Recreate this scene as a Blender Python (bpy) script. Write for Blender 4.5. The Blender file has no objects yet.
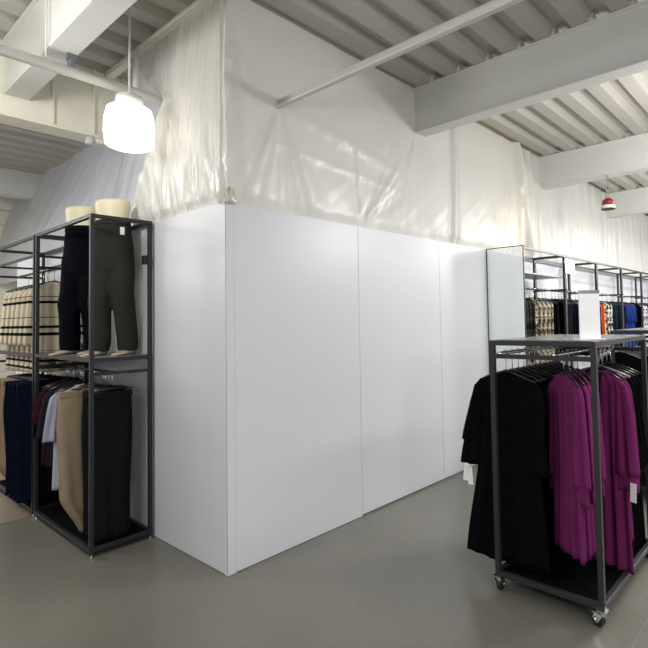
import bpy, math, random
from mathutils import Vector, Matrix
random.seed(7)
C = bpy.context.scene.collection
PI = math.pi
S, CO = math.sin, math.cos

# ------------------------------------------------------------------ materials
def lin(h):
    h = h.lstrip('#')
    out = []
    for i in (0, 2, 4):
        c = int(h[i:i+2], 16) / 255
        out.append(c / 12.92 if c <= .04045 else ((c + .055) / 1.055) ** 2.4)
    return out + [1]

def newmat(name):
    m = bpy.data.materials.new(name); m.use_nodes = True
    nt = m.node_tree
    return m, nt, nt.nodes, nt.links, nt.nodes['Principled BSDF']

def mat(name, col, rough=.6, metal=0, bump=0, bscale=60, var=0, vscale=6, spec=.5, coat=0, stretch=None):
    m, nt, N, L, p = newmat(name)
    c = lin(col)
    p.inputs['Base Color'].default_value = c
    p.inputs['Roughness'].default_value = rough
    p.inputs['Metallic'].default_value = metal
    p.inputs['Specular IOR Level'].default_value = spec
    p.inputs['Coat Weight'].default_value = coat
    tc = N.new('ShaderNodeTexCoord')
    src = tc.outputs['Object']
    if stretch:
        mp = N.new('ShaderNodeMapping'); mp.inputs['Scale'].default_value = stretch
        L.new(src, mp.inputs['Vector']); src = mp.outputs['Vector']
    if var:
        n = N.new('ShaderNodeTexNoise'); n.inputs['Scale'].default_value = vscale; n.inputs['Detail'].default_value = 5
        L.new(src, n.inputs['Vector'])
        mx = N.new('ShaderNodeMix'); mx.data_type = 'RGBA'
        mx.inputs['A'].default_value = [max(0, x * (1 - var)) for x in c[:3]] + [1]
        mx.inputs['B'].default_value = [min(1, x * (1 + var)) for x in c[:3]] + [1]
        L.new(n.outputs['Fac'], mx.inputs['Factor']); L.new(mx.outputs['Result'], p.inputs['Base Color'])
    if bump:
        n2 = N.new('ShaderNodeTexNoise'); n2.inputs['Scale'].default_value = bscale; n2.inputs['Detail'].default_value = 3
        L.new(src, n2.inputs['Vector'])
        b = N.new('ShaderNodeBump'); b.inputs['Strength'].default_value = bump; b.inputs['Distance'].default_value = .01
        L.new(n2.outputs['Fac'], b.inputs['Height']); L.new(b.outputs['Normal'], p.inputs['Normal'])
    return m

def fabric(name, col, var=.18):
    m = mat(name, col, rough=.92, bump=.25, bscale=35, var=var, vscale=9, spec=.06)
    return m

def floor_mat():
    m, nt, N, L, p = newmat('polished_concrete')
    tc = N.new('ShaderNodeTexCoord')
    n = N.new('ShaderNodeTexNoise'); n.inputs['Scale'].default_value = .9; n.inputs['Detail'].default_value = 3; n.inputs['Roughness'].default_value = .5
    L.new(tc.outputs['Object'], n.inputs['Vector'])
    r = N.new('ShaderNodeValToRGB')
    r.color_ramp.interpolation = 'EASE'; r.color_ramp.elements[0].position = .15; r.color_ramp.elements[0].color = lin('#67655c')
    r.color_ramp.elements[1].position = .85; r.color_ramp.elements[1].color = lin('#75736a')
    L.new(n.outputs['Fac'], r.inputs['Fac'])
    n2 = N.new('ShaderNodeTexNoise'); n2.inputs['Scale'].default_value = 26; n2.inputs['Detail'].default_value = 4
    L.new(tc.outputs['Object'], n2.inputs['Vector'])
    mx = N.new('ShaderNodeMix'); mx.data_type = 'RGBA'; mx.blend_type = 'MULTIPLY'; mx.inputs['Factor'].default_value = .18
    L.new(r.outputs['Color'], mx.inputs['A']); L.new(n2.outputs['Fac'], mx.inputs['B'])
    L.new(mx.outputs['Result'], p.inputs['Base Color'])
    mr = N.new('ShaderNodeMapRange'); mr.inputs['To Min'].default_value = .22; mr.inputs['To Max'].default_value = .32
    p.inputs['Roughness'].default_value = .27
    p.inputs['Specular IOR Level'].default_value = .55
    return m

def plastic_mat(name, col, transp=.03, stretch=(5, 5, 1.0), bump=.12, gl=.28, ior=1.28, trl=.28):
    m, nt, N, L, p = newmat(name)
    out = N['Material Output']; N.remove(p)
    tc = N.new('ShaderNodeTexCoord'); mp = N.new('ShaderNodeMapping'); mp.inputs['Scale'].default_value = stretch
    L.new(tc.outputs['Object'], mp.inputs['Vector'])
    n = N.new('ShaderNodeTexNoise'); n.inputs['Scale'].default_value = 2.2; n.inputs['Detail'].default_value = 4; n.inputs['Distortion'].default_value = .8
    L.new(mp.outputs['Vector'], n.inputs['Vector'])
    b = N.new('ShaderNodeBump'); b.inputs['Strength'].default_value = bump; b.inputs['Distance'].default_value = .03
    L.new(n.outputs['Fac'], b.inputs['Height'])
    d = N.new('ShaderNodeBsdfDiffuse'); d.inputs['Color'].default_value = lin(col)
    t = N.new('ShaderNodeBsdfTranslucent'); t.inputs['Color'].default_value = lin(col)
    tr = N.new('ShaderNodeBsdfTransparent')
    g = N.new('ShaderNodeBsdfGlossy'); g.inputs['Roughness'].default_value = gl
    for s_ in (d, t, g): L.new(b.outputs['Normal'], s_.inputs['Normal'])
    m1 = N.new('ShaderNodeMixShader'); m1.inputs[0].default_value = trl
    L.new(d.outputs[0], m1.inputs[1]); L.new(t.outputs[0], m1.inputs[2])
    m2 = N.new('ShaderNodeMixShader'); m2.inputs[0].default_value = transp
    L.new(m1.outputs[0], m2.inputs[1]); L.new(tr.outputs[0], m2.inputs[2])
    f = N.new('ShaderNodeLayerWeight'); f.inputs['Blend'].default_value = .5; L.new(b.outputs['Normal'], f.inputs['Normal'])
    pw = N.new('ShaderNodeMath'); pw.operation = 'POWER'; pw.inputs[1].default_value = 4; L.new(f.outputs['Facing'], pw.inputs[0])
    ma = N.new('ShaderNodeMath'); ma.operation = 'MULTIPLY_ADD'; ma.inputs[1].default_value = .5; ma.inputs[2].default_value = ((ior - 1) / (ior + 1)) ** 2 + .01
    L.new(pw.outputs[0], ma.inputs[0])
    m3 = N.new('ShaderNodeMixShader'); L.new(ma.outputs[0], m3.inputs[0])
    L.new(m2.outputs[0], m3.inputs[1]); L.new(g.outputs[0], m3.inputs[2])
    L.new(m3.outputs[0], out.inputs['Surface'])
    return m

def stripe_mat():
    m, nt, N, L, p = newmat('striped_knit')
    tc = N.new('ShaderNodeTexCoord'); sp = N.new('ShaderNodeSeparateXYZ'); L.new(tc.outputs['Object'], sp.inputs[0])
    mr = N.new('ShaderNodeMapRange'); mr.inputs['From Min'].default_value = -.95; mr.inputs['From Max'].default_value = -.05
    L.new(sp.outputs['Z'], mr.inputs['Value'])
    r = N.new('ShaderNodeValToRGB'); cr = r.color_ramp; cr.interpolation = 'CONSTANT'
    cream, black = lin('#c0b59d'), lin('#101014')
    stops = [(0, cream)]
    for z, w in ((-.86, .022), (-.80, .022), (-.70, .006), (-.56, .026), (-.495, .026), (-.40, .006), (-.27, .026), (-.21, .008)):
        a = (z + .95) / .9
        stops += [(a, black), (a + w / .9, cream)]
    cr.elements[0].position = 0; cr.elements[0].color = cream
    cr.elements.remove(cr.elements[1])
    for pos, c in stops[1:]:
        e = cr.elements.new(pos); e.color = c
    L.new(mr.outputs['Result'], r.inputs['Fac']); L.new(r.outputs['Color'], p.inputs['Base Color'])
    p.inputs['Roughness'].default_value = .95; p.inputs['Specular IOR Level'].default_value = .1
    return m

def floral_mat(name, cols, scale=14):
    m, nt, N, L, p = newmat(name)
    tc = N.new('ShaderNodeTexCoord')
    n = N.new('ShaderNodeTexNoise'); n.inputs['Scale'].default_value = scale; n.inputs['Detail'].default_value = 2.5; n.inputs['Distortion'].default_value = 1.2
    L.new(tc.outputs['Object'], n.inputs['Vector'])
    r = N.new('ShaderNodeValToRGB'); cr = r.color_ramp; cr.interpolation = 'CONSTANT'
    cr.elements.remove(cr.elements[1]); cr.elements[0].position = 0; cr.elements[0].color = lin(cols[0])
    for i, c in enumerate(cols[1:]):
        e = cr.elements.new(.40 + .22 * i / max(1, len(cols) - 1)); e.color = lin(c)
    L.new(n.outputs['Fac'], r.inputs['Fac']); L.new(r.outputs['Color'], p.inputs['Base Color'])
    p.inputs['Roughness'].default_value = .9; p.inputs['Specular IOR Level'].default_value = .1
    return m

def emit(name, col, strength):
    m, nt, N, L, p = newmat(name)
    p.inputs['Base Color'].default_value = lin(col)
    p.inputs['Emission Color'].default_value = lin(col); p.inputs['Emission Strength'].default_value = strength
    return m

M = dict(
    floor=floor_mat(),
    wood=mat('brown_floor', '#7d7163', rough=.35, var=.2, vscale=3, stretch=(1, 8, 1)),
    panel=mat('white_laminate', '#c9cacf', rough=.36, var=.012, vscale=2, spec=.5),
    seam=mat('seam_grey', '#6f7076', rough=.6),
    paint=mat('white_painted_steel', '#d4d4d0', rough=.55, var=.05, vscale=3, bump=.08, bscale=20),
    deck=mat('painted_deck', '#b4b1a9', rough=.55, var=.05, vscale=2),
    cream=mat('cream_wall', '#e6e2d2', rough=.7, var=.05, vscale=2),
    pipe=mat('pipe_white', '#d3d2cd', rough=.4),
    plast=plastic_mat('milky_plastic', '#e0dfd9'),
    plast2=plastic_mat('milky_plastic_crumpled', '#dedcd5', transp=.03, stretch=(16, 16, 1.6), bump=.34, gl=.16, ior=1.5),
    plast3=plastic_mat('hazy_plastic', '#dcdee2', trl=.55, ior=1.35),
    frame=mat('charcoal_frame', '#26272c', rough=.42, metal=.3, var=.1),
    frame2=mat('grey_frame', '#303032', rough=.4, metal=.3, var=.08),
    shelf=mat('grey_shelf', '#77797a', rough=.35, var=.08),
    topp=mat('grey_top_panel', '#737575', rough=.22, var=.04, vscale=2),
    base=mat('black_base', '#060607', rough=.95, spec=.05),
    chrome=mat('chrome', '#d8d8d8', rough=.15, metal=1),
    rubber=mat('black_rubber', '#16161a', rough=.5),
    hanger=mat('black_hanger', '#141416', rough=.35),
    hanger_g=mat('grey_hanger', '#8b8b8d', rough=.3),
    tag=mat('white_tag', '#e6e4e2', rough=.6),
    mann=mat('cream_mannequin', '#d8cfae', rough=.5, var=.05),
    shoe=mat('beige_shoe', '#a89d88', rough=.6, var=.1),
    mirror=mat('mirror_glass', '#f2f7f5', rough=.045, metal=1),
    acrylic=mat('sign_insert', '#f3f1f2', rough=.15, var=.05, vscale=12),
    red=mat('red_plastic', '#8e1a22', rough=.4),
    cord=mat('pale_cord', '#9c8f8c', rough=.6),
    lamp=emit('lamp_glow', '#fffaf0', 2.3),
    black=fabric('black_cloth', '#08080c', .3),
    blackt=fabric('black_twill', '#17181a', .2),
    navy=fabric('navy_cloth', '#0c1222', .25),
    olive=fabric('olive_cloth', '#2c2f28', .2),
    mid=fabric('dark_navy_cloth', '#090b12', .2),
    purple=fabric('purple_cloth', '#6b2757', .16),
    purple_d=fabric('dark_purple_cloth', '#2a0a22', .2),
    beige=fabric('beige_cloth', '#8c7c66', .15),
    lilac=fabric('pale_lilac_cloth', '#9fa1b2', .1),
    white=fabric('white_cloth', '#b4b2b4', .1),
    mauve=fabric('mauve_cloth', '#5a3f4a', .15),
    grey=fabric('charcoal_cloth', '#26242a', .2),
    maroon=fabric('maroon_cloth', '#2e141f', .2),
    stripe=stripe_mat(),
    floral=floral_mat('cream_floral', ['#f2eadb', '#e2d2be', '#a3987f', '#55564e'], 15),
    florald=floral_mat('dark_floral', ['#2b2d2c', '#54524c', '#3a3a38', '#15171a'], 20),
    orange=fabric('orange_cloth', '#c9652f', .15),
    coral=fabric('coral_cloth', '#d8606a', .15),
    royal=fabric('royal_blue_cloth', '#1f3170', .2),
    teal=fabric('dark_teal_cloth', '#182a36', .2),
    plum=fabric('plum_cloth', '#33203f', .2),
    bw=floral_mat('black_white_print', ['#17161a', '#e6ded2', '#1d1b20'], 12),
    greyfl=floral_mat('pale_grey_print', ['#c9c6cf', '#e4e2e6', '#77757f'], 15),
)

# ------------------------------------------------------------------ mesh helpers
class MB:
    def __init__(s): s.v = []; s.f = []
    def add(s, vs, fs):
        o = len(s.v); s.v += [tuple(p) for p in vs]; s.f += [tuple(i + o for i in f) for f in fs]; return s
    def box(s, a, b):
        x0, y0, z0 = a; x1, y1, z1 = b
        vs = [(x, y, z) for z in (z0, z1) for y in (y0, y1) for x in (x0, x1)]
        return s.add(vs, [(0, 2, 3, 1), (4, 5, 7, 6), (0, 1, 5, 4), (2, 6, 7, 3), (0, 4, 6, 2), (1, 3, 7, 5)])
    def loft(s, rings, cap=True, closed=False):
        n = len(rings[0]); vs = [p for r in rings for p in r]; fs = []
        k = len(rings)
        for j in range(k if closed else k - 1):
            a, b = j * n, ((j + 1) % k) * n
            for i in range(n):
                i2 = (i + 1) % n
                fs.append((a + i, a + i2, b + i2, b + i))
        if cap and not closed:
            fs.append(tuple(range(n - 1, -1, -1))); fs.append(tuple((k - 1) * n + i for i in range(n)))
        return s.add(vs, fs)
    def tube(s, pts, r, n=10, cap=True):
        pts = [Vector(p) for p in pts]; rings = []
        up0 = None
        for i, p in enumerate(pts):
            t = (pts[min(i + 1, len(pts) - 1)] - pts[max(i - 1, 0)]).normalized()
            if up0 is None:
                up0 = Vector((0, 0, 1)) if abs(t.z) < .9 else Vector((1, 0, 0))
            a = t.cross(up0).normalized(); b = a.cross(t).normalized(); up0 = b
            rr = r[i] if isinstance(r, (list, tuple)) else r
            rings.append([p + rr * (a * CO(2 * PI * k / n) + b * S(2 * PI * k / n)) for k in range(n)])
        return s.loft(rings, cap)
    def lathe(s, prof, c=(0, 0, 0), n=24, axis='z'):
        rings = []
        for r, h in prof:
            ring = []
            for k in range(n):
                a = 2 * PI * k / n
                p = (r * CO(a), r * S(a), h)
                if axis == 'x': p = (h, p[0], p[1])
                if axis == 'y': p = (p[1], h, p[0])
                ring.append((p[0] + c[0], p[1] + c[1], p[2] + c[2]))
            rings.append(ring)
        return s.loft(rings)
    def ell(s, c, r, n=16, m=10):
        prof = []
        rings = []
        for j in range(1, m):
            a = PI * j / m
            rings.append([(c[0] + r[0] * S(a) * CO(2 * PI * k / n), c[1] + r[1] * S(a) * S(2 * PI * k / n), c[2] - r[2] * CO(a)) for k in range(n)])
        return s.loft(rings)
    def build(s, name, m, parent=None, smooth=False, bevel=0, loc=None):
        me = bpy.data.meshes.new(name); me.from_pydata(s.v, [], s.f); me.validate(); me.update()
        import bmesh
        bm = bmesh.new(); bm.from_mesh(me); bmesh.ops.recalc_face_normals(bm, faces=bm.faces); bm.to_mesh(me); bm.free()
        me.materials.append(m)
        if smooth: me.polygons.foreach_set('use_smooth', [True] * len(me.polygons))
        o = bpy.data.objects.new(name, me); C.objects.link(o)
        if parent: o.parent = parent
        if loc: o.location = loc
        if bevel:
            bv = o.modifiers.new('bevel', 'BEVEL'); bv.width = bevel; bv.segments = 2; bv.limit_method = 'ANGLE'
        return o

def tag(o, label, cat, group=None, kind=None):
    o['label'] = label; o['category'] = cat
    if group: o['group'] = group
    if kind: o['kind'] = kind
    return o
def empty(name, loc=(0, 0, 0), rz=0):
    o = bpy.data.objects.new(name, None); C.objects.link(o); o.location = loc; o.rotation_euler = (0, 0, rz); o.empty_display_size = .1
    return o
def struct(name, mb, m, label=None, **k):
    o = mb.build(name, m, **k); o['kind'] = 'structure'
    if label: o['label'] = label
    return o
def copy_tree(o, parent=None):
    c = o.copy(); C.objects.link(c)
    if parent: c.parent = parent
    for ch in o.children: copy_tree(ch, c)
    return c

# ------------------------------------------------------------------ camera
V = dict(ppx=58.3641, ppy=-24.1502, f=515.2192, yaw=.7067, pitch=.0389, roll=-.0189)
cy, sy, cp, sp = CO(V['yaw']), S(V['yaw']), CO(V['pitch']), S(V['pitch'])
F = Vector((cp * cy, cp * sy, sp)); R = Vector((sy, -cy, 0)); U = R.cross(F)
c_, s_ = CO(V['roll']), S(V['roll']); R, U = c_ * R + s_ * U, c_ * U - s_ * R
cam = bpy.data.cameras.new('camera'); co = bpy.data.objects.new('camera', cam); C.objects.link(co)
mw = Matrix((R, U, -F)).transposed().to_4x4(); mw.translation = (-1.9107, -2.9875, 1.6372)
co.matrix_world = mw
cam.sensor_width = 36; cam.lens = V['f'] / 648 * 36; cam.shift_x = -V['ppx'] / 648; cam.shift_y = V['ppy'] / 648
cam.clip_start = .05
bpy.context.scene.camera = co

# ------------------------------------------------------------------ setting
ZD, ZB, H = 3.93, 3.484, 2.44
struct('floor', MB().box((-9, -10, -.1), (16, 9, 0)), M['floor'])
struct('floor_back', MB().box((-9, 2.27, .0), (-.02, 7.0, .004)), M['wood'], 'brown floor beyond the concrete')
struct('trim_1', MB().box((-9, -2.208, .0), (16, -2.203, .0012)), M['topp'], 'thin joint line in the floor')

# corrugated ceiling deck: ribs run along x, period .30 in y
mb = MB(); prof = []
y = -10.09
while y < 9:
    prof += [(y, ZD), (y + .13, ZD), (y + .165, ZD + .075), (y + .265, ZD + .075)]
    y += .30
rings = [[(-9, a, b) for a, b in prof] + [(-9, 9, 4.15), (-9, -10.1, 4.15)], [(16, a, b) for a, b in prof] + [(16, 9, 4.15), (16, -10.1, 4.15)]]
mb.loft(rings, cap=False)
for i in range(0): pass
struct('ceiling', mb, M['deck'])

def beam(name, x, y0, y1, w=.15):
    mb = MB(); t = .02
    mb.box((x, y0, ZB + t), (x + w, y1, ZD - .015)); mb.box((x - .012, y0, ZB), (x + w + .012, y1, ZB + t)); mb.box((x - .02, y0, ZD - .02), (x + w + .02, y1, ZD - .001))
    return struct(name, mb, M['paint'], bevel=.006)
beam('trim_2', -.775, -10, 1.88)['label'] = 'white steel roof beam at upper left'
beam('trim_3', 2.16, -10, .03)['label'] = 'deep white roof beam crossing to the upper right'
beam('trim_4', 5.16, -10, .03)['label'] = 'second white roof beam further right'
beam('trim_5', 8.16, -10, .03)['label'] = 'third white roof beam at far right'
beam('trim_6', 11.16, -10, .03)['label'] = 'farthest white roof beam'
# deck clips on beam tops
mb = MB()
for x in (2.16,):
    for k in range(14):
        yy = -.09 + .2 - .3 * k
        mb.box((x - .028, yy - .035, ZD), (x - .012, yy + .0, ZD + .05))
struct('trim_7', mb, M['paint'], 'pale end closures between beam and deck ribs')
# girder along x at y 1.9
mb = MB(); mb.box((-9, 1.90, 3.33), (.33, 2.05, ZD - .002)); mb.box((-9, 1.86, 3.31), (.33, 2.09, 3.335))
for x in (-.45, -.13, .12, -1.4): mb.box((x, 1.875, 3.34), (x + .02, 1.90, ZD))
struct('trim_8', mb, M['cream'], 'cream lit girder across the upper left', bevel=.004)
struct('trim_9', MB().box((-.03, .12, ZD - .05), (.035, 1.88, ZD - .003)), M['cream'], 'cream ledger along top of the plastic at upper left')
struct('trim_10', MB().box((-9, 5.9, 3.55), (.75, 6.1, ZD - .001)), M['paint'], 'far grey beam at left')
# far walls
mb = MB()
for k in range(17): mb.box((-9, 7.0 - .004 * (k % 2), k * .235), (1.4, 7.12, k * .235 + .225))
struct('wall_back', mb, M['cream'], 'far cream wall with horizontal boards')
struct('wall_right', MB().box((3.60, 0.05, 0), (15.9, .12, 2.425)), M['panel'], 'white wall behind the wall racks')

# hoarding
hp = struct('wall_front', MB().box((.03, .03, .03), (3.58, .06, H - .02)), M['seam'], 'white temporary hoarding facing the camera')
xs = (.062, 1.284, 2.503, 3.60)
for i in range(3):
    MB().box((xs[i] + .0015, 0, .004 if i == 0 else .016), (xs[i + 1] - .0015, .03, H)).build('panel', M['panel'], hp, bevel=.0015)
hl = struct('wall_left', MB().box((.03, .06, .03), (.06, 4.6, H - .02)), M['seam'], 'white hoarding side running back behind the garment racks')
ys = (.003, 1.22, 2.44, 3.66, 4.6)
for i in range(4):
    MB().box((0, ys[i] + .0012, .004), (.03, ys[i + 1] - .0012, H)).build('panel', M['panel'], hl, bevel=.0015)
mb = MB(); mb.box((-.003, -.004, .002), (.0605, .0, H + .004)); mb.box((-.0035, -.004, .002), (-.001, .03, H + .004))
struct('trim_11', mb, M['panel'], 'white corner strip of the hoarding', bevel=.001)
struct('trim_12', MB().box((-.0045, -.0055, .004), (-.0025, -.0038, H)), M['seam'], 'dark corner edge of the hoarding')

# plastic sheets -------------------------------------------------------------
def fan(x, z, px, pz, a0, a1, n, amp, reach, sharp=1):
    dx, dz = x - px, z - pz; r = math.hypot(dx, dz); a = math.atan2(dz, dx)
    if r < 1e-5: return 0
    w = max(0, min(1, (a - a0) / .18)) * max(0, min(1, (a1 - a) / .18))
    e = min(r / .15, 1) * math.exp(-(r / reach) ** 2)
    b = a * n + 1.9 * S(a * 4.3 + px) + .8 * S(a * 9.1)
    return amp * w * e * (.55 * abs(S(b)) + .45 * S(b * .43 + 1) - .3) * (.6 + .4 * S(a * 6.7 + 2))
def vnoise(x):
    return S(x * 3.1) * .5 + S(x * 7.3 + 1.3) * .3 + S(x * 15.7 + .4) * .2
def crease(x, z, x0, z0, x1, z1, w, amp):
    dx, dz = x1 - x0, z1 - z0; l = math.hypot(dx, dz)
    t = ((x - x0) * dx + (z - z0) * dz) / l / l
    if t < 0 or t > 1: return 0
    d = ((x - x0) * dz - (z - z0) * dx) / l
    return amp * math.exp(-(d / w) ** 2) * S(PI * t) ** .5

def sheet(fn, us, zs):
    mb = MB(); n = len(us)
    vs = [fn(u, z) for z in zs for u in us]
    fs = [(j * n + i, j * n + i + 1, (j + 1) * n + i + 1, (j + 1) * n + i) for j in range(len(zs) - 1) for i in range(n - 1)]
    return mb.add(vs, fs)
def rng(a, b, st):
    n = max(2, int(round((b - a) / st))); return [a + (b - a) * i / n for i in range(n + 1)]
def right_sheet(x, z):
    h = (z - H) / (ZD - H)
    d = .02 + .008 * vnoise(x * .9 + z * .7) + .03 * S(PI * max(0, min(1, h))) * (.5 + .5 * vnoise(x * .7)) + .003 * vnoise(x * 4 - z * 5)
    d += fan(x, z, .46, 3.24, -2.6, -.9, 15, .032, .8)                     # folds hanging from the pipe
    d += fan(x, z, 1.34, 2.44, .35, 1.9, 21, .034, .8)                    # folds spreading up from a pinned spot
    d += fan(x, z, 2.16, 3.5, -2.7, -1.2, 17, .02, .9)
    d += crease(x, z, .46, 3.24, 1.9, 3.02, .05, .02) + crease(x, z, .3, 2.95, 1.9, 2.85, .02, .014)
    d += crease(x, z, .46, 3.24, -.02, 3.55, .03, .03) + crease(x, z, .05, 3.9, .2, 2.5, .05, .02)
    if 2.6 < x < 3.15:
        d += .045 * math.exp(-((x - 2.80 - .05 * h) / .035) ** 2) + .03 * math.exp(-((x - 2.92) / .02) ** 2)
    if x > 3.7:
        k = min(1, (x - 3.7) / .6) * (1 - .35 * h)
        d += k * .03 * (S(x * 19 + 2 * S(x * 2.3)) * .6 + S(x * 31 + h * 3) * .4)
        d += .08 * math.exp(-((x - 4.55 + .4 * (h - .5)) / .06) ** 2)
    if z < H + .08: d *= .35 + .65 * (z - H) / .08 if z > H else .35
    return (x, .045 - d, z)
pr = sheet(right_sheet, rng(-.03, 4.9, .022) + rng(4.93, 14, .05), rng(H - .012, ZD, .028))
mb_r = pr.build('plastic_sheet', M['plast'], smooth=True)
tag(mb_r, 'long milky plastic sheeting hung from deck above the front of the white hoarding', 'plastic sheet')
def left_sheet(y, z):
    h = (z - H) / (ZD - H)
    ymax = 1.36 - (z - 2.55) * .69 if z < 3.36 else .80 + (z - 3.36) * 1.2
    yy = y * ymax
    d = .02 + .035 * S(PI * h) * (.6 + .4 * vnoise(yy * 2)) + .008 * vnoise(yy * 5 + z)
    lo = max(0, min(1, (3.25 - z) / .5))
    d += lo * (.012 * S(yy * 34 + z * 4) + .008 * S(yy * 61 - z * 7))
    d += fan(yy, z, .80, 3.36, 1.0, 2.6, 9, .03, .6) + .03 * math.exp(-((y - 1) / .07) ** 2)
    d += fan(yy, z, .80, 3.36, -2.6, -.9, 14, .03, .8)
    if z < H + .05: d *= .35
    return (.03 - d, yy - .02, z)
tag(sheet(left_sheet, rng(0, 1, .008), rng(H - .012, ZD, .025)).build('plastic_sheet', M['plast2'], smooth=True),
    'shiny crumpled clear plastic sheet around the hoarding corner beside the glowing lamp', 'plastic sheet')
def rear_sheet(y, z):
    t = max(0, min(1, (y - 1.2) / 2.6)); h = (z - 2.3) / 1.6
    d = .02 * vnoise(y * 1.7 + z) + .03 * S(y * 5 + h * 2.5) * .5 + fan(y, z, 3.6, 3.9, -2.8, -.6, 9, .06, 1.4)
    return (.13 + .50 * t * t * (3 - 2 * t) * max(.35, h) + d, y, z)
tag(sheet(rear_sheet, rng(.75, 6.97, .045), rng(2.3, ZD - .001, .045)).build('plastic_sheet', M['plast3'], smooth=True),
    'hazy plastic sheet receding above the clothes racks at left', 'plastic sheet')
# torn tape strip and gathered corner
mb = MB()
pts = [(-.02, -.03, 3.40), (.05, -.03, 3.41), (.035, -.03, 3.28), (.0, -.03, 3.10), (-.01, -.03, 3.05), (-.02, -.03, 3.2)]
mb.add(pts + [(p[0], p[1] + .004, p[2]) for p in pts], [tuple(range(6)), tuple(range(11, 5, -1))] + [(i, (i + 1) % 6, 6 + (i + 1) % 6, 6 + i) for i in range(6)])
tag(mb.build('tape_strip', M['tag']), 'torn bright white tape flap on plastic above hoarding corner', 'tape')
mb = MB()
mb.loft([[(.035 + (.055 - .012 * j) * CO(2 * PI * k / 14) * (1 + .25 * S(k * 5 + j)), -.0 + (.03 - .004 * j) * S(2 * PI * k / 14), H + .004 + j * .03 + .012 * S(k * 3 + j)) for k in range(14)] for j in range(4)])
tag(mb.build('plastic_wad', M['plast2'], smooth=True), 'bunched clear plastic taped on top of the hoarding corner', 'plastic')

# pipes
def pipe_label(name, label):
    return None
p = MB().tube([(-6, .83, 3.36), (0.04, .83, 3.36)], .036, 14).build('pipe', M['pipe'], smooth=True)
tag(p, 'long white pipe crossing under the left roof beam', 'pipe')
for x in (-.80, -1.9):
    MB().tube([(x, .83, 3.39), (x, .83, ZD)], .006, 8).build('hanging_rod', M['pipe'], p)
mb = MB(); mb.box((-.665, .80, 3.385), (-.635, .86, 3.44)); mb.box((-.68, .815, 3.44), (-.62, .845, 3.484))
mb.build('pipe_clamp', M['seam'], p)
p = MB().tube([(.46, .02, 3.245), (.46, -6, 3.245)], .030, 14).build('pipe', M['pipe'], smooth=True)
tag(p, 'white pipe coming out of the plastic toward upper right', 'pipe')
MB().box((.425, -6, 3.205), (.46, .0, 3.222)).build('strut', M['pipe'], p)
p = MB().tube([(-.12, 1.5, 3.80), (-.12, -.5, 3.80)], .014, 10).build('conduit', M['pipe'], smooth=True)
tag(p, 'thin pale conduit beneath the deck above the lamp', 'conduit')
MB().tube([(-.12, 1.05, 3.80), (-.12, 1.05, 3.40)], .022, 10).build('drop_pipe', M['pipe'], p, smooth=True)
p = MB().tube([(-.14, 1.83, 3.27), (.10, 1.83, 3.27)], .03, 12).build('pipe', M['pipe'], smooth=True)
tag(p, 'short pipe with dark end cap under the cream girder', 'pipe')
MB().tube([(.10, 1.83, 3.27), (.125, 1.83, 3.27)], .033, 12).build('end_cap', M['seam'], p, smooth=True)
MB().tube([(-.14, 1.83, 3.27), (-.175, 1.83, 3.265), (-.185, 1.81, 3.22)], .032, 12).build('elbow', M['pipe'], p, smooth=True)

# high bay lamp
L = empty('pendant_lamp', (-.32, .70, 2.87)); tag(L, 'glowing white drum pendant lamp hanging beside the plastic', 'lamp')
MB().lathe([(.125, .02), (.155, .035), (.165, .12), (.162, .22), (.145, .29), (.08, .33)], n=32).build('lamp_shade', M['lamp'], L, smooth=True)
MB().lathe([(.09, .325), (.09, .38), (.05, .40)], n=24).build('housing', M['pipe'], L, smooth=True)
MB().tube([(0, 0, .395), (0, 0, 1.055)], .008, 8).build('rod', M['pipe'], L)

# red work light hanging from beam 2
RL = empty('hanging_work_light', (5.10, -.91, 3.03)); tag(RL, 'small red and white work light hanging on cords from the second beam', 'work light')
MB().lathe([(.085, 0), (.09, .03), (.075, .05)], n=20).build('lens', M['tag'], RL, smooth=True)
MB().lathe([(.075, .05), (.07, .11), (.03, .14)], n=20).build('housing', M['red'], RL, smooth=True)
MB().lathe([(.0875, -.006), (.0875, .0)], n=20).build('rim', M['rubber'], RL)
MB().tube([(-.03, 0, .13), (-.02, .01, .3), (.02, 0, .455)], .007, 6).build('cord', M['cord'], RL)
MB().tube([(.03, 0, .13), (.035, .0, .3), (.025, 0, .455)], .007, 6).build('cord', M['cord'], RL)
MB().box((.0, -.012, .27), (.05, .012, .29)).build('clip', M['red'], RL)

# ------------------------------------------------------------------ garments
def profile(rows, z):
    for (z0, a0), (z1, a1) in zip(rows, rows[1:]):
        if z0 >= z >= z1:
            t = (z0 - z) / (z0 - z1) if z0 != z1 else 0
            t = t * t * (3 - 2 * t) * .5 + t * .5
            return a0 + (a1 - a0) * t
    return rows[-1][1]
def cloth(mb, rows_c, rows_w, z0, z1, th=.012, amp=.012, freq=5, seed=0, nx=22, nz=30, yoff=0, hem=0):
    """flat hanging tube of cloth: centre and half width per height, pleated more towards its hem"""
    rs = random.Random(seed); ph = [rs.uniform(0, 6.28) for _ in range(4)]
    rings = []
    for j in range(nz + 1):
        t = j / nz; z = z0 + (z1 - z0) * t
        c = profile(rows_c, z); w = profile(rows_w, z)
        top, bot = [], []
        for i in range(nx + 1):
            s = i / nx * 2 - 1; x = c + w * s
            a = amp * (.18 + .82 * min(1, t * 1.3))
            yc = yoff + a * (S(freq * s * 2.2 + ph[0] + t * .7) + .5 * S(freq * s * 4.1 + ph[1] - t) + .3 * S(t * 5 + s * 2 + ph[2]))
            e = th * (1 - s * s) ** .5 + .0015
            zz = z + (hem * S(freq * s * 1.7 + ph[3]) * t * t)
            top.append((x, yc - e, zz)); bot.append((x, yc + e, zz))
        rings.append(top + bot[::-1])
    mb.loft(rings)
    return mb

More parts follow.
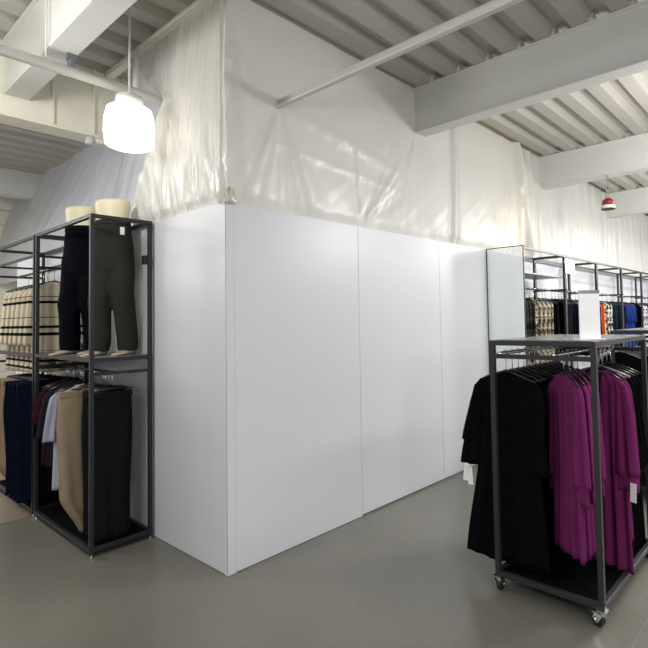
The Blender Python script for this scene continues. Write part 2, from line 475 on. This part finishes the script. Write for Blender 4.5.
def make_hanger(kind='top', m='hanger', w=.2):
    mb = MB(); mb.tube([(0, 0, -.155 + .065), (0, 0, -.03)] + [(.017 * CO(a) - .0, 0, .003 + .017 * S(a)) for a in [PI * 1.5 - PI * 0 + k * PI / 8 for k in range(0, 11)]], .003, 6)
    return mb
def hanger_obj(m='hanger', clip=False, w=.19):
    body = MB()
    if clip:
        body.tube([(-.14, 0, -.085), (0, 0, -.075), (.14, 0, -.085)], .007, 8)
    else:
        body.tube([(-w, 0, -.128), (-w * .6, 0, -.098), (0, 0, -.062), (w * .6, 0, -.098), (w, 0, -.128)], [.005, .009, .008, .009, .005], 8)
        body.tube([(-w * .95, 0, -.128), (w * .95, 0, -.128)], .0035, 6)
    body.v = [(x, y, z - .05) for x, y, z in body.v]
    h = body.build('hanger', M[m], smooth=True)
    hook = MB().tube([(0, 0, -.116), (0, 0, -.022)] + [(.018 * S(a), 0, -.004 - .018 * CO(a)) for a in [k * PI / 8 for k in range(0, 12)]], .0026, 6)
    hook.build('hook', M['chrome'], h, smooth=True)
    if clip:
        for sx in (-.11, .11):
            MB().box((sx - .014, -.012, -.185), (sx + .014, .012, -.133)).build('clip', M[m], h)
    return h

def make_top(name, m, length=.75, hw=.2, sl=None, sw=.075, hemw=None, thick=.014, amp=.012, seed=1, cuff=False, layer=False, neck=None, tags=(), sleeve_m=None, sx=.04, sx_r=None, hemc=0, cuff_len=.09, freq=5):
    hemw = hemw or hw * 1.08
    z1 = -.09 - length
    rows = [(-.075, .055), (-.09, .085), (-.135, hw * .98), (-.17, hw), (-.38, hw), (-.55 if length > .55 else -.5, hw * 1.02), (z1, hemw)]
    rows = [r for r in rows if r[0] > z1 + .02] + [(z1, hemw)]
    mb = cloth(MB(), [(0, 0), (-.5, 0), (z1, hemc)], rows, -.075, z1, thick, amp, freq, seed, hem=.006)
    o = mb.build(name, m, smooth=True)
    if sl:
        for sd in (-1, 1):
            c0, c1 = sd * (hw - .035), sd * (hw + (sx if sd < 0 or sx_r is None else sx_r))
            zc = -.125; ze = zc - sl
            wr = [(zc, .022), (zc - .04, .045), (zc - sl * .4, sw * .9), (ze, sw if not cuff else sw * 1.0)]
            cr = [(zc, c0), (zc - .05, sd * (hw - .01)), (ze, c1)]
            smb = cloth(MB(), cr, wr, zc, ze, thick * 1.15, amp * .7, 2.5, seed + 5 + sd, nx=12, nz=18)
            so = smb.build('sleeve', sleeve_m or m, o, smooth=True)
            if layer:
                cloth(MB(), [(zc, c0), (ze - .15, c1 + sd * .015)], [(ze + .12, sw * .9), (ze - .15, sw * 1.05)], ze + .12, ze - .15, thick * .9, amp * .8, 3, seed + 9, nx=12, nz=8).build('frill', m, so, smooth=True)
            if cuff:
                cloth(MB(), [(ze + .01, c1), (ze - cuff_len, c1 + sd * .004)], [(ze + .01, sw * .93), (ze - .01, sw * .82), (ze - cuff_len, sw * .86)], ze + .01, ze - cuff_len, thick * .9, amp * .3, 2, seed + 3, nx=10, nz=5).build('cuff', m, so, smooth=True)
    if neck:
        MB().add([(-.005, -thick - .014, -.088), (.035, -thick - .014, -.088), (.0, -thick - .026, -.30), (-.005, -thick + .004, -.088), (.035, -thick + .004, -.088), (0, -thick + .004, -.30)],
                 [(0, 1, 2), (5, 4, 3), (0, 3, 4, 1), (1, 4, 5, 2), (2, 5, 3, 0)]).build('neckline', neck, o)
    for (tx, tz, rz) in tags:
        a = CO(rz), S(rz)
        pts = [(-.018, 0), (.018, 0), (.018, -.11), (-.018, -.11)]
        q = [(tx + x * a[0] - z * a[1], z * a[0] + x * a[1] + tz) for x, z in pts]
        t_ = -thick - .02
        MB().add([(x, t_, z) for x, z in q] + [(x, t_ + .002, z) for x, z in q], [(0, 1, 2, 3), (7, 6, 5, 4), (0, 4, 5, 1), (1, 5, 6, 2), (2, 6, 7, 3), (3, 7, 4, 0)]).build('price_tag', M['tag'], o)
    return o
def make_trousers(name, m, length=1.1, hw=.14, hemw=.13, seed=3, thick=.018, amp=.008, drape=0):
    zt = -.10; zb = zt - length
    rows = [(zt, hw), (zt - .25, hw * 1.06), (zb + .28, max(hemw, hw * .96)), (zb, hemw)]
    o = cloth(MB(), [(0, 0), (zb + .28, 0), (zb, drape)], rows, zt, zb, thick, amp, 3, seed, nx=26, nz=34, hem=.008).build(name, m, smooth=True)
    MB().box((-hw * 1.01, -thick * .9 - .006, zt - .042), (hw * 1.01, thick * .9 + .006, zt + .003)).build('waistband', m, o, bevel=.006)
    for sd in (-1, 1):
        MB().box((sd * hw * .55 - .006, -thick * .9 - .009, zt - .048), (sd * hw * .55 + .006, -thick * .9 - .005, zt + .006)).build('belt_loop', m, o)
    return o

def place(o, loc, rz):
    o.location = loc; o.rotation_euler = (0, 0, rz); return o
used = set()
hang_protos = {}
def hang(proto, loc, rz, label, cat, group, hlabel, hm='hanger', clip=False, hw=.19):
    """first use moves the prototype itself, afterwards copies it; each gets its hanger"""
    if proto.name in used: o = copy_tree(proto)
    else: o = proto; used.add(proto.name)
    place(o, loc, rz); tag(o, label, cat, group)
    o.location.z -= .05
    k = (hm, clip, hw)
    if k in hang_protos: h = copy_tree(hang_protos[k])
    else: h = hang_protos[k] = hanger_obj(hm, clip, hw)
    place(h, loc, rz); tag(h, hlabel, 'hanger', 'clothes hangers')
    return o
ORD = ['', 'first', 'second', 'third', 'fourth', 'fifth', 'sixth', 'seventh', 'eighth', 'ninth', 'tenth', 'eleventh', 'twelfth', 'thirteenth', 'fourteenth', 'fifteenth', 'sixteenth',
       'seventeenth', 'eighteenth', 'nineteenth', 'twentieth'] + ['twenty-' + x for x in ('first', 'second', 'third', 'fourth', 'fifth', 'sixth', 'seventh', 'eighth', 'ninth')] + ['thirtieth'] + \
      ['thirty-' + x for x in ('first', 'second', 'third', 'fourth', 'fifth', 'sixth', 'seventh', 'eighth', 'ninth')] + ['fortieth'] + ['forty-' + x for x in ('first', 'second', 'third', 'fourth', 'fifth', 'sixth', 'seventh', 'eighth', 'ninth')] + ['fiftieth']

# ------------------------------------------------------------------ left two tier racks
T = .028
def bars(mb, lst, t=T):
    for a, b in lst:
        mb.box(tuple(min(p, q) - t / 2 for p, q in zip(a, b)), tuple(max(p, q) + t / 2 for p, q in zip(a, b)))
    return mb
def ringbars(X0, X1, Y0, Y1, z, t):
    h = t / 2; mb = MB()
    for y in (Y0, Y1): mb.box((X0 - h, y - h, z - h), (X1 + h, y + h, z + h))
    for x in (X0, X1): mb.box((x - h, Y0 + h, z - h), (x + h, Y1 - h, z + h))
    return mb
def frame_rack(name, x0, x1, y0, y1, top, shelf_z=1.40, rail_z=1.285, base=True):
    r = empty(name, ((x0 + x1) / 2, (y0 + y1) / 2, 0)); cx, cy2 = (x0 + x1) / 2, (y0 + y1) / 2
    X0, X1, Y0, Y1 = x0 - cx, x1 - cx, y0 - cy2, y1 - cy2
    for x in (X0, X1):
        for y in (Y0, Y1):
            bars(MB(), [((x, y, .034), (x, y, top - T * 1.5 - .0005))]).build('post', M['frame'], r, bevel=.002)
            MB().lathe([(.008, 0), (.008, .012), (.012, .016), (.012, .02)], (x, y, 0), 12).build('foot', M['chrome'], r)
    def ring(nm, z, t=T, m='frame'):
        ringbars(X0, X1, Y0, Y1, z, t).build(nm, M[m], r, bevel=.002)
    ring('top_frame', top - T / 2); ring('base_frame', .05, T + .001)
    ring('shelf_frame', shelf_z - .014, T + .001)
    if base:
        MB().box((X0 + .014, Y0 + .014, .052), (X1 - .014, Y1 - .014, .062)).build('base_panel', M['base'], r)
    MB().box((X0 + .014, Y0 + .014, shelf_z - .012), (X1 - .014, Y1 - .014, shelf_z)).build('shelf', M['shelf'], r)
    xr = -.28 - cx if x0 < 0 else 0
    for y in (Y0, Y1): bars(MB(), [((X0, y, rail_z), (X1, y, rail_z))], .022).build('crossbar', M['frame'], r)
    MB().tube([(xr, Y0, rail_z), (xr, Y1, rail_z)], .011, 12).build('hanging_rail', M['frame'], r, smooth=True)
    return r, xr
rackA, xrA = frame_rack('clothing_rack', -.455, -.035, 1.0, 2.2, H + .005)
tag(rackA, 'tall dark two tier clothing rack against the hoarding with mannequins on its shelf', 'clothing rack', 'tall dark racks at left')
bars(MB(), [((.185, -.58, 2.12), (.185, -.56, 2.16))]).build('bracket', M['frame'], rackA)
rackB, xrB = frame_rack('clothing_rack', -.455, -.035, 2.27, 3.5, H + .005)
tag(rackB, 'tall dark two tier clothing rack further back with striped sweaters', 'clothing rack', 'tall dark racks at left')
for y in (-.6, .6): bars(MB(), [((-.21, y, 2.16), (.21, y, 2.16))], .022).build('crossbar', M['frame'], rackB)
ringbars(-.21, .21, -.6, .6, 2.26, .02).build('shelf_frame', M['frame'], rackB)
MB().tube([(xrB, -.6, 2.16), (xrB, .6, 2.16)], .011, 12).build('hanging_rail', M['frame'], rackB, smooth=True)

# lower tier of the near rack: planes across x, hung along y
zr, xr = 1.288, -.28
P = {}
P['bt'] = make_trousers('black_trousers', M['blackt'], 1.07, .142, .135, 3)
P['bg'] = make_trousers('beige_trousers', M['beige'], 1.07, .245, .15, 11, .02, .018, .05)
P['nt'] = make_trousers('navy_trousers', M['navy'], 1.02, .26, .25, 21, .02, .016)
P['lt'] = make_top('tee_shirt', M['lilac'], .80, .19, .38, .065, seed=31, sx=.02)
P['wl'] = make_top('long_shirt', M['white'], .78, .17, None, seed=33)
P['mv'] = make_top('mauve_shirt', M['mauve'], .85, .18, .3, .06, seed=35, sx=.01)
P['gt'] = make_top('tee_shirt', M['grey'], .66, .19, .38, .065, seed=37, sx=.02)
P['mt'] = make_top('tee_shirt', M['maroon'], .66, .19, .28, .065, seed=39, sx=.02)
P['bk'] = make_top('black_shirt', M['black'], .95, .19, .4, .055, seed=41, sx=.01)
G1 = 'garments on the lower rail of the near left rack'
hang(P['bt'], (xr, 1.085, zr), 0, 'black trousers clipped at the front of the lower left rail', 'trousers', G1, 'clip hanger holding the frontmost black trousers', clip=True)
hang(P['bt'], (xr, 1.145, zr), 0, 'black trousers directly behind the frontmost black pair', 'trousers', G1, 'clip hanger holding the second black trousers', clip=True)
hang(P['bt'], (xr, 1.205, zr), 0, 'third black trousers back, just before the black top', 'trousers', G1, 'clip hanger holding the third black trousers', clip=True)
hang(P['bt'], (xr + .01, 1.275, zr), 0, 'fourth black trousers back, touching the beige trousers', 'trousers', G1, 'clip hanger just in front of the beige trousers', clip=True)
hang(P['bg'], (xr - .015, 1.39, zr), 0, 'beige wide trousers draping low to the rack base', 'trousers', G1, 'clip hanger holding the low draping beige trousers', clip=True)
hang(P['mv'], (xr, 1.50, zr), 0, 'mauve top between beige trousers and pale lilac tee', 'top', G1, 'black hanger carrying the mauve top')
hang(P['wl'], (xr - .02, 1.60, zr), 0, 'long white top showing below the pale lilac tee', 'top', G1, 'black hanger carrying the long white top')
hang(P['lt'], (xr - .015, 1.66, zr), 0, 'pale lilac short sleeved tee on the lower left rail', 'tee shirt', G1, 'black hanger carrying the pale lilac tee')
hang(P['gt'], (xr, 1.86, zr), 0, 'charcoal short sleeved tee behind the pale lilac tee', 'tee shirt', G1, 'black hanger carrying the charcoal tee')
hang(P['mt'], (xr, 1.98, zr), 0, 'dark maroon tee behind the charcoal tee', 'tee shirt', G1, 'black hanger carrying the dark maroon tee')
hang(P['bk'], (xr + .02, 2.09, zr), 0, 'black top at the far end of the near rack rail', 'top', G1, 'black hanger at the far end of the near rack rail')
G2 = 'garments on the lower rail of the far left rack'
for k, yy in enumerate((2.36, 2.47, 2.58, 2.70)):
    hang(P['nt'], (xr - .02, yy, zr), 0, f'navy wide trousers, {ORD[k+1]} from the front of the far left rack', 'trousers', G2, f'clip hanger holding the {ORD[k+1]} navy trousers', clip=True)
for k, yy in enumerate((2.84, 2.98, 3.12)):
    hang(P['bg'], (xr - .03, yy, zr), 0, f'beige trousers, {ORD[k+1]} behind the navy trousers on the far left rack', 'trousers', G2, f'clip hanger of the {ORD[k+1]} beige trousers behind the navy ones', clip=True)
P['sw'] = make_top('striped_sweater', M['stripe'], .80, .17, .52, .058, seed=51, sx=.012, amp=.03, thick=.022)
for k, yy in enumerate((2.38, 2.53, 2.68, 2.83, 2.98, 3.13)):
    hang(P['sw'], (xr + .01, yy, 2.163), -.28 + random.uniform(-.05, .05), f'cream sweater with black stripes, {ORD[k+1]} from the front of its rail', 'sweater', 'striped sweaters on the upper rail', f'black hanger carrying the {ORD[k+1]} striped sweater')

# half mannequins on the shelf
def mannequin(name, loc, rz, cloth_m, label, seed, tagged=False):
    r = empty(name, loc, rz); tag(r, label, 'mannequin', 'half mannequins on the rack shelf')
    rs = random.Random(seed)
    def ringe(cx, cy, z, rx, ry, n=24): return [(cx + rx * CO(2 * PI * k / n), cy + ry * S(2 * PI * k / n), z) for k in range(n)]
    MB().loft([ringe(0, 0, z, a, b) for z, a, b in ((.95, .126, .095), (1.06, .124, .095), (1.11, .128, .098), (1.16, .136, .104), (1.205, .138, .106), (1.225, .128, .1), (1.232, .08, .06))]).build('torso', M['mann'], r, smooth=True)
    mb = MB()
    hz = [(1.06, .133, .104, 0), (1.0, .138, .11, 0), (.93, .147, .122, .005), (.84, .155, .128, .01), (.76, .152, .118, .01), (.68, .128, .10, .004), (.6, .07, .06, 0)]
    mb.loft([ringe(0, y, z, a, b) for z, a, b, y in hz])
    for sd in (-1, 1):
        st = .035 * sd
        pts = [(.88, .078, .0), (.78, .09, .0), (.66, .092, 0), (.5, .088, -.014), (.42, .087, -.018), (.3, .086, -.004), (.16, .083, .01), (.09, .084, .015), (.05, .078, .015), (.03, .08, .015)]
        rings = []
        for z, rr, y in pts:
            cx = sd * (.075 + (.88 - z) * .022)
            n = 24
            rings.append([(cx + (rr + .006 * S(3 * a + z * 40 + seed) + .004 * S(z * 95 + 2 * a)) * CO(a) * .95, y + sd * .05 * (.88 - z) + (rr + .006 * S(2 * a + z * 31)) * S(a), z) for a in [2 * PI * k / n for k in range(n)]])
        mb.loft(rings)
    t = mb.build('trousers', cloth_m, r, smooth=True)
    rm = t.modifiers.new('remesh', 'REMESH'); rm.mode = 'VOXEL'; rm.voxel_size = .009; rm.use_smooth_shade = True
    sm = t.modifiers.new('smooth', 'SMOOTH'); sm.iterations = 14; sm.factor = .5
    MB().loft([ringe(0, 0, 1.025, .138, .109), ringe(0, 0, 1.03, .140, .111), ringe(0, 0, 1.062, .137, .108), ringe(0, 0, 1.066, .130, .1)]).build('waistband', cloth_m, t, smooth=True)
    if tagged:
        q = [(.13 + .0, -.075), (.148, -.05)]; MB().loft([[(.124, -.088, z), (.146, -.066, z), (.143, -.063, z), (.121, -.085, z)] for z in (.94, 1.0)]).build('price_tag', M['tag'], t)
    for sd in (-1, 1):
        cx = sd * .094; yb = sd * .044
        prof = [(.07, .034, .05), (.03, .042, .052), (-.04, .044, .04), (-.10, .046, .026), (-.15, .036, .018), (-.172, .018, .012)]
        rings = []
        for yy, w, h in prof:
            rings.append([(cx + w * CO(a), yy + yb, max(0.001, h * .5 + h * .5 * S(a) * (1.0 if S(a) > 0 else 1.0))) for a in [2 * PI * k / 16 for k in range(16)]])
        MB().loft(rings).build('shoe', M['shoe'], r, smooth=True)
    return r
mannequin('mannequin', (-.19, 1.30, 1.40), -1.0, M['olive'], 'cream half mannequin in olive trousers on the rack shelf', 1, True)
mannequin('mannequin', (-.262, 1.74, 1.40), -1.1, M['mid'], 'cream half mannequin in dark navy trousers on the rack shelf', 4)

# ------------------------------------------------------------------ rolling racks at right
def rolling_rack(x0, y0):
    """origin at near corner; depth 1.0 along +x, width .6 along y"""
    W, D, top = .60, 1.0, 1.505
    r = empty('rolling_rack', (x0, y0, 0))
    t = .03
    for x in (0, D):
        for y in (0, W):
            bars(MB(), [((x, y, .1425), (x, y, top - .0505))], t).build('post', M['frame2'], r, bevel=.002)
    ringbars(0, D, 0, W, top - .02, t).build('top_frame', M['frame2'], r, bevel=.002)
    MB().box((.016, .016, top - .012), (D - .016, W - .016, top - .001)).build('top_panel', M['topp'], r)
    ringbars(0, D, 0, W, .112, t).build('base_frame', M['frame2'], r, bevel=.002)
    MB().box((.016, .016, .115), (D - .016, W - .016, .123)).build('base_panel', M['base'], r)
    for x in (0, D):
        bars(MB(), [((x, 0, 1.405), (x, W, 1.405))], .026).build('crossbar', M['frame2'], r, bevel=.002)
    for y in (.225, .562):
        MB().tube([(0, y, 1.42), (D, y, 1.42)], .011, 12).build('hanging_rail', M['chrome'], r, smooth=True)
    for i, (x, y) in enumerate(((0, 0), (0, W), (D, 0), (D, W))):
        a = (1.15, .15, 1.2, 2.0)[i]
        c = MB(); c.box((x - .026, y - .026, .090), (x + .026, y + .026, .098)); c.lathe([(.017, .068), (.017, .092)], (x, y, 0), 14)
        ox, oy = CO(a) * .025, S(a) * .025
        nx, ny = -S(a), CO(a)
        for sd in (-1, 1):
            q = [(-.016, .078), (.040, .078), (.048, .038), (.034, .024), (.012, .03)]
            pts = [(x + CO(a) * u + nx * sd * .019, y + S(a) * u + ny * sd * .019, w) for u, w in q]
            pts2 = [(p[0] + nx * .003 * sd, p[1] + ny * .003 * sd, p[2]) for p in pts]
            c.add(pts + pts2, [tuple(range(5)), tuple(range(9, 4, -1))] + [(k, (k + 1) % 5, 5 + (k + 1) % 5, 5 + k) for k in range(5)])
        cs = c.build('caster', M['chrome'], r)
        w = MB(); n = 20; rings = []
        for off, rr in ((-.015, .034), (-.012, .0375), (.012, .0375), (.015, .034)):
            rings.append([(x + ox * 1.2 + nx * off + CO(a) * rr * CO(2 * PI * k / n), y + oy * 1.2 + ny * off + S(a) * rr * CO(2 * PI * k / n), .038 + rr * S(2 * PI * k / n)) for k in range(n)])
        w.loft(rings).build('wheel', M['rubber'], cs, smooth=False)
        MB().tube([(x + ox * 1.2 - nx * .027, y + oy * 1.2 - ny * .027, .038), (x + ox * 1.2 + nx * .027, y + oy * 1.2 + ny * .027, .038)], .012, 12).build('axle', M['chrome'], cs, smooth=True)
        MB().box((x + ox * 2.2 - .012, y + oy * 2.2 - .012, .062), (x + ox * 2.2 + .012, y + oy * 2.2 + .012, .068)).build('brake_lever', M['chrome'], cs, bevel=.002)
    return r
RX, RY = .92, -2.048
rr1 = rolling_rack(RX, RY)
tag(rr1, 'grey rolling rack on chrome casters with black and purple dresses', 'rolling rack', 'rolling racks on the floor')
rr2 = copy_tree(rr1); rr2.location = (3.06, -2.11, 0)
tag(rr2, 'second grey rolling rack behind the nearest one, loaded with black garments', 'rolling rack', 'rolling racks on the floor')

ZR = 1.423
P['bd1'] = make_top('black_dress', M['black'], 1.14, .20, .40, .066, hemw=.285, hemc=-.035, seed=62, layer=True, sx=.07, sx_r=-.03, thick=.013, amp=.009, tags=((-.285, -.67, -.08), (-.262, -.69, .06)))
P['bn'] = make_top('black_dress', M['black'], 1.17, .15, .44, .045, hemw=.18, seed=64, layer=True, sx=.01, thick=.013, amp=.009)
P['pd'] = make_top('purple_dress', M['purple'], 1.00, .145, .56, .07, hemw=.165, seed=71, cuff=True, sx=.005, thick=.018, amp=.016, freq=7)
P['pd1'] = make_top('purple_dress', M['purple'], 1.17, .155, .56, .075, hemw=.19, seed=73, cuff=True, sx=.005, thick=.016, amp=.014, neck=M['purple_d'], freq=7, tags=((.215, -.715, -.04),))
yb, yp = RY + .562, RY + .225
PI2 = -PI / 2      # local -y (front) faces -x, local +x points to -y
GB = 'black dresses on the nearest rolling rack'
for k in range(10):
    xx = RX + .093 + .084 * k
    # local +x -> world -y for rz=-90deg : tag side must be at +y, so rotate the tag dress accordingly
    hang(P['bd1'] if k == 0 else P['bn'], (xx, yb - .0, ZR), PI2 + random.uniform(-.03, .03), f'black frilled sleeve dress, {ORD[k+1]} from the front of the nearest rolling rack', 'dress', GB,
         f'black hanger of the {ORD[k+1]} black dress on the nearest rack')
GP = 'purple dresses on the nearest rolling rack'
for k, (dx, dy, rz) in enumerate(((.155, 0, -2.24), (.23, 0, -2.20), (.305, 0, -2.23), (.38, 0, -2.18), (.50, -.085, -1.80), (.57, -.085, -1.75))):
    hang(P['pd1'] if k == 4 else P['pd'], (RX + dx, yp + dy, ZR), rz, f'purple long sleeved dress, {ORD[k+1]} from the front of the nearest rolling rack', 'dress', GP,
         f'black hanger carrying the {ORD[k+1]} purple dress', hw=.15)
P['bs'] = make_top('black_shirt', M['black'], .95, .17, .45, .06, seed=81, sx=.01)
for k in range(4):
    xx = RX + .68 + .085 * k
    hang(P['bn'], (xx, yp - .03, ZR), PI2 + random.uniform(-.05, .05), f'black dress, {ORD[k+1]} behind the purple dresses on the nearest rolling rack', 'dress', 'black dresses behind the purple dresses',
         f'{"grey" if k == 0 else "black"} hanger of the {ORD[k+1]} black dress behind the purple dresses', hm='hanger_g' if k == 0 else 'hanger')
for k in range(8):
    xx = 3.06 + .08 + .12 * k
    hang(P['bs'], (xx, -2.11 + .562, ZR), PI2, f'black top, {ORD[k+1]} from the front on the left rail of the second rolling rack', 'top', 'black tops on the second rolling rack',
         f'grey hanger of the {ORD[k+1]} left rail top, second rack', hm='hanger_g')
    hang(P['bs'], (xx, -2.11 + .225, ZR), PI2, f'black top, {ORD[k+1]} from the front on the right rail of the second rolling rack', 'top', 'black tops on the second rolling rack',
         f'grey hanger of the {ORD[k+1]} right rail top, second rack', hm='hanger_g')

# sign holder on the rack top
sg = empty('sign_holder', (1.105, -1.97, 1.504), -.9); tag(sg, 'white upright sign holder standing on the nearest rolling rack', 'sign')
MB().box((-.075, -.045, 0), (.075, .045, .004)).build('base', M['acrylic'], sg, bevel=.001)
MB().box((-.058, -.005, .004), (.058, .005, .28)).build('sign_panel', M['acrylic'], sg, bevel=.001)
MB().box((-.0585, -.0065, .262), (.0585, -.005, .281)).build('header_band', M['topp'], sg)

# ------------------------------------------------------------------ wall racks at right
G3 = 'wall racks at right'
def wall_rack(x0, n):
    r = empty('garment_rack', (x0, 0, 0)); W = 1.24; y0, y1, top = -.455, -.02, H
    for x in (.013, W - .013):
        for y in (y0 + .013, y1 - .013):
            bars(MB(), [((x, y, .013), (x, y, top - .043))], .026).build('post', M['frame2'], r)
    ringbars(.013, W - .013, y0 + .013, y1 - .013, top - .0145, .0275).build('top_frame', M['frame2'], r)
    ringbars(.013, W - .013, y0 + .013, y1 - .013, .06, .0275).build('base_frame', M['frame2'], r)
    MB().box((0.02, y0 + .03, 2.14), (W - .02, y1 - .02, 2.155)).build('shelf', M['shelf' if n == 0 else 'panel'], r) if n in (0,) else None
    for x in (.013, W - .013): bars(MB(), [((x, y0, 1.985), (x, y1, 1.985))], .02).build('crossbar', M['frame2'], r)
    MB().tube([(0.013, -.24, 1.985), (W - .013, -.24, 1.985)], .012, 10).build('hanging_rail', M['frame'], r, smooth=True)
    return r
for n in range(6):
    r = wall_rack(3.505 + 1.245 * n, n)
    tag(r, f'dark framed garment rack against the back wall, {ORD[n+1]} from the mirror panel', 'clothing rack', G3)
mr = MB().box((3.486, -.462, .02), (3.492, -.006, H + .0)).build('mirror', M['mirror'])
tag(mr, 'tall mirror panel closing the end of the wall racks', 'mirror')
bars(MB(), [((3.489, -.464, .01), (3.489, -.464, H + .005)), ((3.489, -.006, .01), (3.489, -.006, H + .005)), ((3.489, -.464, H + .003), (3.489, -.006, H + .003))], .010).build('mirror_frame', M['frame2'], mr)
MB().box((4.70, -.475, 2.20), (5.02, -.470, 2.36)).build('sign', M['acrylic'])
tag(bpy.data.objects['sign'], 'small white sign fixed at the top between first and second wall racks', 'sign')

seq = []
def add(m, x0, x1, step, word, kind='top'):
    x = x0
    while x < x1 - .01: seq.append((m, x, word)); x += step
add('florald', 3.74, 4.05, .10, 'dark grey patterned top')
add('floral', 4.10, 4.50, .13, 'cream floral top')
add('black', 4.58, 4.95, .11, 'black top')
add('grey', 5.02, 5.18, .12, 'charcoal top')
add('navy', 5.24, 5.42, .12, 'navy top')
add('white', 5.50, 5.6, .12, 'white top')
add('black', 5.66, 5.95, .13, 'black top')
add('coral', 6.08, 6.2, .14, 'coral pink top')
add('plum', 6.22, 6.32, .14, 'plum top')
add('orange', 6.38, 6.60, .12, 'orange top')
add('bw', 6.72, 7.00, .16, 'black and white print top')
add('teal', 7.08, 7.40, .15, 'dark teal top')
add('black', 7.46, 7.6, .15, 'black top')
add('royal', 7.70, 8.30, .15, 'royal blue top')
add('black', 8.42, 8.6, .15, 'black top')
add('greyfl', 8.72, 9.10, .18, 'pale grey print top')
add('plum', 9.22, 9.75, .16, 'plum top')
add('black', 9.9, 10.5, .2, 'black top')
kinds = {}
for i, (m, x, w) in enumerate(seq):
    if abs((x - 3.505) % 1.245) < .08 or abs((x - 3.505) % 1.245 - 1.245) < .08: x += .11
    if m not in kinds:
        kinds[m] = make_top('blouse' if m in ('floral', 'florald', 'bw', 'greyfl') else 'shirt', M[m], random.choice((.66, .72, .78)), .15, random.choice((None, .3, .5)) if m not in ('coral',) else .3, .04, seed=100 + i, sx=.005, amp=.018)
    hang(kinds[m], (x, -.24, 1.988), PI2 + random.uniform(-.13, .13), f'{w}, {ORD[i+1]} garment from the mirror along the back wall racks', 'top', 'garments along the back wall racks',
         f'black hanger of the {ORD[i+1]} back wall garment from the mirror', hw=.17)
MB().box((0, -.02, -.42), (.001, .02, -.31))

# ------------------------------------------------------------------ lights
W = bpy.data.worlds.new('world'); bpy.context.scene.world = W; W.use_nodes = True
W.node_tree.nodes['Background'].inputs[0].default_value = (.93, .95, 1, 1); W.node_tree.nodes['Background'].inputs[1].default_value = .56
def area(name, loc, size, energy, col=(1, .99, .975), rot=(0, 0, 0)):
    l = bpy.data.lights.new(name, 'AREA'); l.shape = 'RECTANGLE'; l.size, l.size_y = size; l.energy = energy; l.color = col
    o = bpy.data.objects.new(name, l); C.objects.link(o); o.location = loc; o.rotation_euler = rot; return o
def point(name, loc, energy, r=.1, col=(1, .985, .955)):
    l = bpy.data.lights.new(name, 'POINT'); l.energy = energy; l.shadow_soft_size = r; l.color = col
    o = bpy.data.objects.new(name, l); C.objects.link(o); o.location = loc; return o
area('ceiling_or_fill_light', (-1.0, -4.2, 3.4), (2.4, .5), 40)
area('ceiling_or_fill_light', (1.6, -4.6, 3.4), (2.4, .5), 60)
area('ceiling_or_fill_light', (-3.6, -1.6, 3.4), (.5, 2.4), 50)
area('ceiling_or_fill_light', (-1.9, 4.3, 3.4), (.5, 2.4), 70)  # added fill for the left aisle, not a known fixture
point('added_fill_light', (-2.3, 4.2, 2.5), 35, .25)  # point fill added to lift the far left wall and plastic
point('added_fill_light', (-1.95, .5, 3.0), 70, .25)  # extra unseen light, added to brighten the girder and beam underside
point('added_fill_light', (-2.2, -6.0, 2.3), 150, .25)  # added low to light the beam side faces, stands for no fixture
point('sheet_backlight', (1.0, .95, 2.7), 13, .25)  # backlight added behind the front sheeting to brighten the plastic
area('sheet_backlight', (1.7, 2.9, 2.9), (1.2, 1.6), 10, (.9, .94, 1), (0, PI / 2, 0))  # added backlight facing the rear sheet, brightens it from behind
point('sheet_backlight', (2.6, .95, 2.9), 9, .25)  # second added backlight behind the front sheeting
area('ceiling_or_fill_light', (4.0, -3.4, 3.4), (2.0, .5), 90)
area('ceiling_or_fill_light', (7.0, -2.6, 3.4), (2.0, .5), 90)
area('ceiling_or_fill_light', (10.2, -2.4, 3.4), (2.0, .5), 90)
point('added_fill_light', (3.7, -2.7, 2.9), 110, .25)  # unseen fill added to brighten the right deck, like the next two
point('added_fill_light', (6.8, -2.5, 2.9), 110, .25)
point('added_fill_light', (9.8, -2.5, 2.9), 110, .25)
point('lamp_light', (4.35, .45, 2.75), 9, .1, (1, .7, .3))

sc = bpy.context.scene
sc.view_settings.view_transform = 'Standard'; sc.view_settings.look = 'None'; sc.view_settings.exposure = .36; sc.view_settings.gamma = 1
